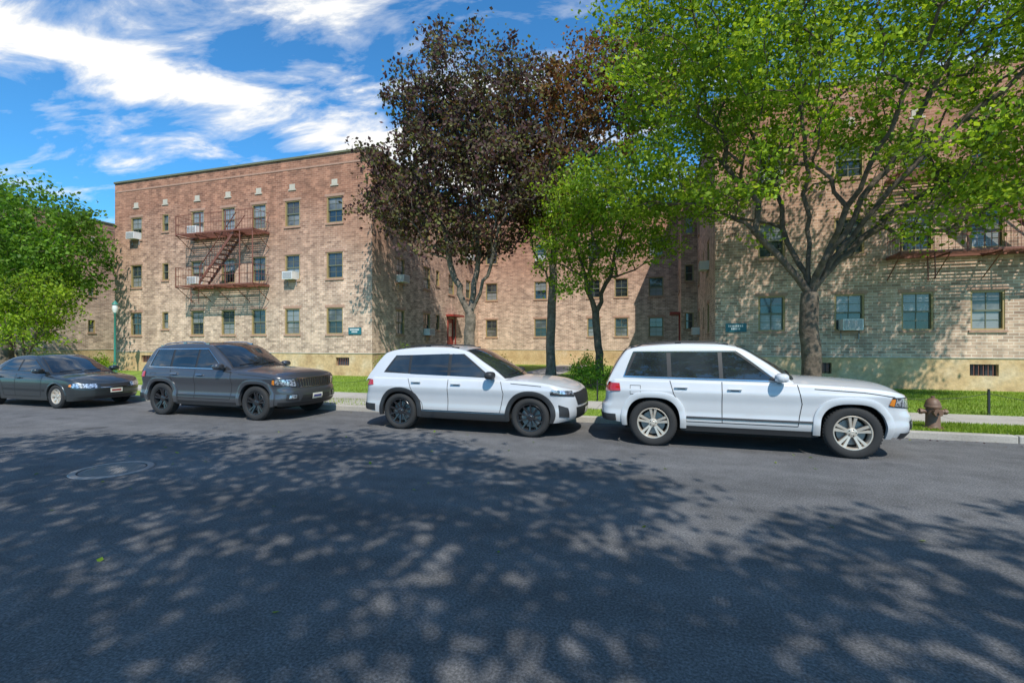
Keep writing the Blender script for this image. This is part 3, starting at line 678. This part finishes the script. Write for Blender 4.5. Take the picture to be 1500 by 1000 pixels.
    for s_ in P['seams']:
        for k in range(len(s_)-1):
            (x0,z0),(x1,z1)=s_[k],s_[k+1]; w=.006
            if abs(x1-x0)>abs(z1-z0): quad(trim,[(x0,z0-w),(x1,z1-w),(x1,z1+w),(x0,z0+w)],sx,SEAM_SHADE,.0025,8,1)
            else: quad(trim,[(x0-w,z0),(x0+w,z0),(x1+w,z1),(x1-w,z1)],sx,SEAM_SHADE,.0025,1,12)
    for (kind,c4,mat,off) in P['panels']:
        fn={'side':sx,'front':fs,'rear':rs,'cab':gh}[kind]
        quad(lam,c4,fn,mat,off,14,5)
    aw=P.get('archw',.05); fo=P.get('flare',.018)
    for c in (-hb,hb):
        for sg in (1,-1):
            g=[]
            for k in range(41):
                t=-.10+(pi+.20)*k/40; row=[]
                for (rr,of) in ((Ra-.025,-.03),(Ra-.02,fo*.8),(Ra+aw*.4,fo),(Ra+aw,fo*.6),(Ra+aw+.006,-.004)):
                    x=c+rr*sgp(cos(t),ap); z=max(R+rr*sgp(sin(t),ap) if sin(t)>0 else R+rr*sin(t)*2,zl(c)); p=sx(x,z,of); row.append((p[0],p[1]*sg,p[2]))
                g.append(row)
            trim.grid(g,P['archmat'],sg>0)
    for (x,z) in P['handles']:
        for sg in (1,-1):
            p=sx(x,z,0); trim.tube((x-.1,(p[1]+.03)*sg,z+.008),(x+.1,(p[1]+.03)*sg,z+.008),.018,.018,P['hmat'],8)
            for dx in (-.09,.09): trim.tube((x+dx,(p[1]-.01)*sg,z),(x+dx,(p[1]+.028)*sg,z),.012,.012,P['hmat'],6)
            quad(trim,[(x-.06,z-.025),(x+.06,z-.025),(x+.06,z+.0),(x-.06,z+.0)],sx,SEAM_SHADE,.0022,2,2,(sg,))  # thin shadow under the handle, painted as a dark patch; no gap here
    if P.get('flap'):
        fx,fz=P['flap']
        for c4 in ([(fx-.09,fz-.08),(fx+.09,fz-.08),(fx+.09,fz-.072),(fx-.09,fz-.072)],[(fx-.09,fz+.072),(fx+.09,fz+.072),(fx+.09,fz+.08),(fx-.09,fz+.08)],[(fx-.09,fz-.08),(fx-.082,fz-.08),(fx-.082,fz+.08),(fx-.09,fz+.08)],[(fx+.082,fz-.08),(fx+.09,fz-.08),(fx+.09,fz+.08),(fx+.082,fz+.08)]): quad(trim,c4,sx,SEAM_SHADE,.0024,3,3,(-1,))
    trim.obj('trim',E,smooth=True,angle=40); glass.obj('glass',E,smooth=True,angle=60); lam.obj('lamps_and_panels',E,smooth=True,angle=40)
    mxx,mz=P['mirror']
    for sg in (1,-1):
        mm=MB(); n=10; G=[]
        for i in range(n+1):
            ph=-pi/2+pi*i/n; G.append([(.10*cos(ph)**.6*np.sign(cos(2*pi*j/16))*abs(cos(2*pi*j/16))**.7 if cos(ph)>1e-6 else 0, .13*sin(ph), .075*max(cos(ph),0)**.6*np.sign(sin(2*pi*j/16))*abs(sin(2*pi*j/16))**.7) for j in range(17)])
        mm.grid(G,P['mirmat']); yy=wg(mz)*tp(mxx)
        mm.box(-.03,.03,-.2 if sg>0 else .05,-.05 if sg>0 else .2,-.08,-.03,BLK)
        o=mm.obj('door_mirror',E,smooth=True); o.location=(mxx,(yy+.17)*sg,mz+.02)
    if P.get('rails'):
        rm=MB(); a0,a1=P['rails']
        for sg in (1,-1):
            prev=None
            for i in range(21):
                x=a0+(a1-a0)*i/20; t=i/20; z=zr(x)+.045*min(1,min(t,1-t)*10+.0)-.01; y=(wg(zr(x))*tp(x)-.07)*sg
                if prev: rm.tube(prev,(x,y,z),.013,.013,P['railmat'],8)
                prev=(x,y,z)
            for t in (.0,.5,1): x=a0+(a1-a0)*t; y=(wg(zr(x))*tp(x)-.07)*sg; rm.box(x-.05,x+.05,y-.012,y+.012,zr(x)-.03,zr(x)+.025,P['railmat'])
        rm.obj('roof_rails',E,smooth=True)
    wy=W*.985-.12
    for c in (-hb,hb):
        for sg in (1,-1): wheel(R,P['rim'],.235,P['sp'][0],P['sp'][1],P['sp'][2],E,c,wy,sg)
    return E
wpS=[(.2,.93),(.34,.955),(.45,.985),(.50,.984),(.60,.962),(.75,.966),(.90,.995),(.945,1.0),(.98,.988),(1.04,.970),(1.15,.945)]
def suv(paintm,rimmat,rimst,hm,arch):
    return dict(xf=2.37,xr=-2.40,W=.965,wb=2.915,R=.39,gap=.07,cf=.42,nf=2.8,cr=.30,nr=3.2,ap=2.7,flare=.045,flap=(-1.75,.95),
    zs=[(-2.40,1.06),(-2.2,1.13),(-1,1.135),(.6,1.12),(1.2,1.10),(1.8,1.06),(2.2,1.01),(2.37,.97)],
    zl=[(-2.40,.46),(-2.0,.38),(-1.0,.32),(1.0,.32),(1.9,.34),(2.37,.38)],wp=wpS,
    dxf=[(.25,-.16),(.40,-.04),(.52,0),(.66,-.005),(.72,-.04),(.9,-.07),(1.0,-.10)],
    dxr=[(.25,.14),(.42,.02),(.55,0),(.66,.01),(.72,.06),(.9,.08),(1.1,.11)],
    roof=[(-2.33,1.03),(-2.26,1.19),(-2.07,1.50),(-1.94,1.635),(-1.6,1.705),(-.9,1.745),(-.4,1.735),(-.10,1.69),(.32,1.49),(.82,1.17),(.98,1.04)],
    zbelt=1.14,Wb=.895,Wr=.70,crown=.085,ws=(.80,-.06),rg=(-2.25,-1.98),paint=paintm,
    dlo=[(-2.02,1.175),(.66,1.145),(-.10,1.62),(-1.82,1.60)],chromeline=True,
    glass=[[(-1.95,1.195),(-1.22,1.19),(-1.24,1.60),(-1.76,1.58)],[(-1.15,1.19),(-.40,1.18),(-.42,1.62),(-1.17,1.61)],[(-.33,1.18),(.58,1.165),(-.13,1.60),(-.35,1.615)]],
    seams=[[(-.37,1.12),(-.37,.45)],[(-.37,.45),(.72,.45)],[(.72,.45),(.78,.8)],[(.78,.8),(.72,1.10)],[(-1.18,1.12),(-1.12,.90)],[(-1.12,.90),(-.95,.62)],[(-.95,.62),(-.92,.45)],[(-.92,.45),(-.37,.45)],[(.95,1.04),(1.6,1.005)],[(1.6,1.005),(2.05,.95)]],
    panels=[('side',[(-.92,.505),(.95,.505),(.95,.54),(-.92,.54)],BLK,.014),
      ('side',[(-1.0,.29),(1.0,.29),(1.0,.38),(-1.0,.38)],BLK,.008),
      ('front',[(0,.30),(1.02,.33),(1.02,.42),(0,.40)],BLK,.008),('front',[(0,.42),(.50,.43),(.46,.56),(0,.56)],BLK,.010),('front',[(.55,.46),(.86,.47),(.86,.60),(.60,.60)],BLK,.009),
      ('front',[(0,.735),(.54,.735),(.56,.955),(0,.955)],CHR,.006),
      ('front',[(.58,.755),(1.16,.81),(1.10,.945),(.58,.945)],BLK,.008),('front',[(.60,.77),(1.08,.82),(1.04,.93),(.60,.93)],HEAD,.012),('front',[(1.09,.81),(1.16,.83),(1.12,.92),(1.06,.92)],AMB,.013),
      ('front',[(.62,.50),(.80,.50),(.80,.58),(.62,.58)],HEAD,.012),('front',[(0,.45),(.17,.45),(.17,.58),(0,.58)],PLATE,.02),('front',[(0,.49),(.13,.49),(.13,.54),(0,.54)],PLT,.022),
      ('rear',[(0,.42),(1.1,.40),(1.1,.52),(0,.54)],BLK,.008),('rear',[(.50,.90),(1.16,.93),(1.12,1.06),(.50,1.07)],TAIL,.014),('rear',[(0,.7),(.25,.7),(.25,.84),(0,.84)],PLATE,.012)]
      +[('front',[(.015+.077*k,.755),(.065+.077*k,.755),(.065+.077*k,.935),(.015+.077*k,.935)],BLK,.010) for k in range(7)],
    archw=.075,archmat=arch,handles=[(-.18,1.0),(-1.0,1.01)],hmat=hm,mirror=(.48,1.19),mirmat=paintm,rails=(-1.8,-.3),railmat=CHR if hm is CHR else BLK,rim=.265,sp=(5,rimmat,rimst))
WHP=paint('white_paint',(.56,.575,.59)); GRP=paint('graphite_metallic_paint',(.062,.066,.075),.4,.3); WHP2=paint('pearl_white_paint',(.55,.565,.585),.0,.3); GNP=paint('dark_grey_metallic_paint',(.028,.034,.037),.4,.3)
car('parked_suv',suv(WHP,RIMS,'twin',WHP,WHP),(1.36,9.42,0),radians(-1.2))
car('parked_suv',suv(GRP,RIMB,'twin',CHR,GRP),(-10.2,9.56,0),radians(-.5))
cr_v=dict(xf=2.28,xr=-2.41,W=.93,wb=2.76,R=.365,gap=.06,cf=.50,nf=2.5,cr=.38,nr=2.8,ap=2.2,flare=.03,
    zs=[(-2.41,.98),(-2.2,1.05),(-1,1.06),(.6,1.05),(1.2,1.04),(1.8,.99),(2.15,.93),(2.28,.87)],
    zl=[(-2.41,.44),(-2.0,.34),(-1.0,.27),(1.0,.27),(1.9,.28),(2.28,.34)],wp=[(.2,.93),(.34,.965),(.46,.968),(.58,.955),(.70,.965),(.82,.994),(.87,1.0),(.91,.990),(.98,.970),(1.06,.945)],
    dxf=[(.25,-.14),(.40,-.02),(.52,0),(.7,-.01),(.85,-.06),(.95,-.14)],dxr=[(.25,.12),(.42,.0),(.6,0),(.75,.05),(.9,.08),(1.05,.12)],
    roof=[(-2.32,.98),(-2.24,1.13),(-2.02,1.42),(-1.86,1.555),(-1.45,1.635),(-.8,1.675),(-.35,1.66),(-.02,1.605),(.44,1.39),(1.02,1.08),(1.17,.97)],
    zbelt=1.065,Wb=.855,Wr=.64,crown=.06,ws=(1.0,.02),rg=(-2.22,-1.91),paint=WHP2,
    dlo=[(-1.86,1.15),(.80,1.08),(.0,1.54),(-1.58,1.50)],chromeline=False,
    glass=[[(-1.76,1.19),(-1.22,1.14),(-1.24,1.50),(-1.54,1.485)],[(-1.17,1.13),(-.33,1.11),(-.35,1.54),(-1.18,1.51)],[(-.26,1.11),(.72,1.10),(-.03,1.52),(-.28,1.54)]],
    seams=[[(-.30,1.04),(-.30,.42)],[(-.30,.42),(.78,.42)],[(.78,.42),(.86,.8)],[(.86,.8),(.80,1.02)],[(-1.2,1.04),(-1.1,.8)],[(-1.1,.8),(-.88,.55)],[(-.88,.55),(-.85,.42)],[(-.85,.42),(-.3,.42)],[(1.0,.99),(1.6,.95)]],
    panels=[('side',[(-.95,.27),(.95,.27),(.95,.40),(-.95,.40)],BLK,.012),('side',[(-.9,.415),(.9,.415),(.9,.43),(-.9,.43)],CHR,.013),
      ('front',[(0,.34),(.55,.34),(.62,.56),(0,.56)],BLK,.010),('front',[(0,.60),(.56,.60),(.64,.83),(0,.86)],BLK,.010),('front',[(.64,.80),(1.18,.84),(1.10,.90),(.64,.87)],HEAD,.013),('front',[(.64,.76),(1.20,.80),(1.20,.84),(.64,.80)],BLK,.011),
      ('front',[(.78,.38),(1.0,.40),(1.03,.62),(.84,.56)],BLK,.012),('front',[(0,.40),(.17,.40),(.17,.52),(0,.52)],PLATE,.02),
      ('rear',[(0,.40),(1.15,.36),(1.15,.50),(0,.54)],BLK,.010),('rear',[(.56,.84),(1.10,.90),(1.05,1.0),(.60,1.02)],TAIL,.014),('rear',[(0,.7),(.25,.7),(.25,.84),(0,.84)],PLATE,.012)],
    archw=.065,archmat=BLK,handles=[(-.12,.95),(-1.0,.97)],hmat=WHP2,mirror=(.62,1.12),mirmat=BLK,rails=(-1.55,-.25),railmat=BLK,rim=.262,sp=(10,RIMB,'thin'))
car('parked_crossover',cr_v,(-3.68,9.52,0),radians(-1))
sed=dict(xf=2.33,xr=-2.45,W=.885,wb=2.715,R=.32,gap=.045,cf=.55,nf=2.4,cr=.45,nr=2.6,
    zs=[(-2.45,.86),(-2.2,.93),(-1.4,.95),(-.5,.93),(.6,.90),(1.2,.865),(1.8,.79),(2.15,.72),(2.33,.66)],
    zl=[(-2.45,.34),(-2.0,.26),(-1.0,.2),(1.0,.2),(1.9,.2),(2.33,.24)],wp=[(.15,.93),(.3,.97),(.45,.99),(.6,1.0),(.75,.99),(.85,.96),(.95,.93)],
    dxf=[(.2,-.10),(.35,0),(.5,0),(.6,-.04),(.75,-.12)],dxr=[(.2,.12),(.35,0),(.55,0),(.7,.05),(.9,.10)],
    roof=[(-1.85,.88),(-1.65,.98),(-1.1,1.28),(-.75,1.385),(-.3,1.415),(.0,1.40),(.25,1.34),(.75,1.12),(1.22,.90),(1.34,.82)],
    zbelt=.95,Wb=.80,Wr=.57,crown=.06,ws=(1.16,.25),rg=(-1.66,-1.02),paint=GNP,
    dlo=[(-1.25,.985),(.98,.965),(.22,1.295),(-.85,1.30)],chromeline=False,
    glass=[[(-1.15,1.0),(-.33,.985),(-.35,1.285),(-.85,1.28)],[(-.26,.985),(.92,.98),(.2,1.28),(-.28,1.29)]],
    seams=[[(-.30,.9),(-.30,.3)],[(-.30,.3),(.75,.3)],[(.75,.3),(.8,.86)],[(-1.1,.9),(-.85,.6)],[(-.85,.6),(-.8,.3)],[(-.8,.3),(-.3,.3)],[(1.1,.83),(1.9,.73)]],
    panels=[('side',[(-.85,.46),(.9,.45),(.9,.49),(-.85,.50)],BLK,.010),('front',[(0,.55),(.33,.55),(.36,.64),(0,.64)],BLK,.008),('front',[(0,.535),(.36,.54),(.36,.555),(0,.55)],CHR,.01),('front',[(.42,.54),(1.0,.57),(.92,.67),(.42,.655)],HEAD,.012),('front',[(.98,.585),(1.06,.595),(1.02,.65),(.96,.655)],AMB,.013),
      ('front',[(0,.25),(.5,.25),(.5,.34),(0,.34)],BLK,.01),('front',[(0,.40),(.155,.40),(.155,.51),(0,.51)],PLATE,.02),('front',[(0,.43),(.12,.43),(.12,.48),(0,.48)],DOORR,.022),('front',[(0,.375),(1.1,.375),(1.1,.39),(0,.39)],BLK,.006),
      ('rear',[(.4,.68),(.95,.68),(.9,.84),(.4,.84)],TAIL,.013)],
    archw=.02,archmat=GNP,handles=[(-.15,.80),(-.98,.81)],hmat=GNP,mirror=(.80,.98),mirmat=GNP,rim=.205,sp=(7,RIMS,'wide'))
car('parked_sedan',sed,(-16.83,9.48,0),0)
# ------------------------------------------------------------ street furniture
HYD=simple('hydrant_brown_paint',(.15,.085,.05),.55,scale=15,var=.35)
h=MB()
h.lathe([(0,0),(.17,0),(.17,.035),(.125,.045),(.11,.07),(.105,.40),(.125,.415),(.13,.44),(.125,.455),(.118,.46),(.112,.50),(.09,.555),(.055,.59),(.03,.60),(.03,.635),(0,.64)],HYD,24)
for d in ((1,0),(-1,0),(0,-1)):
    rr=.055 if d[1]==0 else .075
    h.tube((d[0]*.08,d[1]*.08,.34),(d[0]*.17,d[1]*.17,.34),rr*.8,rr*.8,HYD,16); h.tube((d[0]*.165,d[1]*.165,.34),(d[0]*.205,d[1]*.205,.34),rr,rr,HYD,8); h.tube((d[0]*.2,d[1]*.2,.34),(d[0]*.235,d[1]*.235,.34),.02,.02,HYD,5)
for k in range(8): a=2*pi*k/8; h.tube((cos(a)*.145,sin(a)*.145,.03),(cos(a)*.145,sin(a)*.145,.055),.014,.014,HYD,6)
o=h.obj('fire_hydrant',smooth=True,angle=40); o.location=(5.0,11.15,.105); o.scale=(1.05,1.05,1.0)
LAMPG=simple('lamp_green_paint',(.03,.20,.16),.5); GLOBE=simple('lamp_globe',(.7,.72,.7),.3)
l=MB(); l.lathe([(0,0),(.13,0),(.13,.1),(.09,.15),(.075,.6),(.055,.7),(.045,3.2),(.07,3.25),(.08,3.3)],LAMPG,14); l.lathe([(.08,3.3),(.13,3.45),(.14,3.6),(.1,3.75)],GLOBE,14); l.lathe([(.16,3.74),(.1,3.85),(.02,3.95),(0,3.98)],LAMPG,14)
o=l.obj('street_lamp',smooth=True); o.location=(-28.4,18.5,.1)
fm=MB(); BK=simple('post_black',(.015,.02,.018),.5)
for (a,b_) in ((2.0,20),(-22,-8.2),(-4.3,1.0)):
    x=a; prev=None
    while x<=b_:
        fm.box(x-.02,x+.02,13.68,13.72,.1,.66,BK); fm.tube((x,13.7,.66),(x,13.7,.70),.02,.028,BK,6)
        if prev is not None:
            pp=None
            for i in range(9):
                t=i/8; q=(prev+(x-prev)*t,13.7,.60-.18*4*t*(1-t))
                if pp: fm.tube(pp,q,.006,.006,BK,4,False)
                pp=q
        prev=x; x+=2.6
fm.obj('post_and_chain_fence')
rg=np.random.default_rng(77); n=60
C=np.stack([rg.uniform(-9,5,n),rg.uniform(1.8,9.5,n),np.full(n,.012)],1)
leaves('fallen_leaves',C,np.full(n,.02),1,.06,LG,None,.1,3.5,78)
n=260; C=np.stack([rg.uniform(-25,12,n),10.58-np.abs(rg.normal(size=n))*.15,np.full(n,.012)],1)
leaves('gutter_leaves',C,np.full(n,.02),1,.05,LP,None,.1,3.5,79)
# ------------------------------------------------------------ world
W=bpy.data.worlds.new('World'); scene.world=W; W.use_nodes=True; nt=W.node_tree; bg=nt.nodes['Background']
EL=50; AZ=30
sky=N(nt,'ShaderNodeTexSky'); sky.sky_type='NISHITA'; sky.sun_disc=False; sky.sun_elevation=radians(EL); sky.sun_rotation=radians(180-AZ); sky.air_density=1.0; sky.dust_density=.3; sky.ozone_density=3.0
tc=N(nt,'ShaderNodeTexCoord'); sp=N(nt,'ShaderNodeSeparateXYZ'); nt.links.new(tc.outputs['Generated'],sp.inputs[0])
def M(op,a,b=None,c=None):
    q=N(nt,'ShaderNodeMath',operation=op)
    for i,v in enumerate((a,b,c)):
        if v is None: continue
        if hasattr(v,'links'): nt.links.new(v,q.inputs[i])
        else: q.inputs[i].default_value=v
    return q.outputs[0]
zz=M('ADD',M('MAXIMUM',sp.outputs[2],0),.12); px=M('DIVIDE',sp.outputs[0],zz); py=M('DIVIDE',sp.outputs[1],zz)
cb=N(nt,'ShaderNodeCombineXYZ'); nt.links.new(px,cb.inputs[0]); nt.links.new(py,cb.inputs[1])
def gauss(nx,ny,c,w): d=M('DIVIDE',M('SUBTRACT',M('ADD',M('MULTIPLY',px,nx),M('MULTIPLY',py,ny)),c),w); return M('EXPONENT',M('MULTIPLY',M('MULTIPLY',d,d),-1))
mpn=N(nt,'ShaderNodeMapping'); mpn.inputs['Rotation'].default_value=(0,0,radians(-55)); mpn.inputs['Scale'].default_value=(.7,1.6,1); nt.links.new(cb.outputs[0],mpn.inputs[0])
n1=noise(nt,3.4,9,.60,mpn.outputs[0]); n1.inputs['Distortion'].default_value=.4
n2=noise(nt,1.1,6,.6,cb.outputs[0])
band=M('ADD',M('MULTIPLY',gauss(.83,-.56,-1.74,.18),.19),M('MULTIPLY',gauss(.83,-.56,-1.2,.10),.06))
dens=M('ADD',M('ADD',M('MULTIPLY',n1.outputs[0],.85),M('MULTIPLY',n2.outputs[0],.15)),band)
cr1=ramp(nt,[(.50,0),(.58,.32),(.66,1)],dens)
mul=mixc(nt,sky.outputs[0],(.44,1.08,1.42),1,'MULTIPLY')
sk=mixc(nt,mul,(7.2,7.2,7.1),cr1.outputs[0])
nt.links.new(sk,bg.inputs[0]); bg.inputs[1].default_value=.145
sd=Vector((sin(radians(AZ))*cos(radians(EL)),-cos(radians(AZ))*cos(radians(EL)),sin(radians(EL))))
sl=bpy.data.lights.new('sun','SUN'); sl.energy=5.0; sl.angle=radians(.5); sl.color=(1,.95,.87)
so=bpy.data.objects.new('sun',sl); so.rotation_euler=sd.to_track_quat('Z','Y').to_euler(); so.location=(20,-30,40); scene.collection.objects.link(so)
cam=bpy.data.cameras.new('camera'); cam.lens=16.8; cam.sensor_width=36; cam.clip_end=3000; cam.clip_start=.05
co=bpy.data.objects.new('camera',cam); co.location=(0,0,1.76); co.rotation_euler=(radians(90.16),0,radians(17.2)); scene.collection.objects.link(co); scene.camera=co
scene.view_settings.view_transform='Standard'; scene.view_settings.look='None'; scene.view_settings.exposure=0
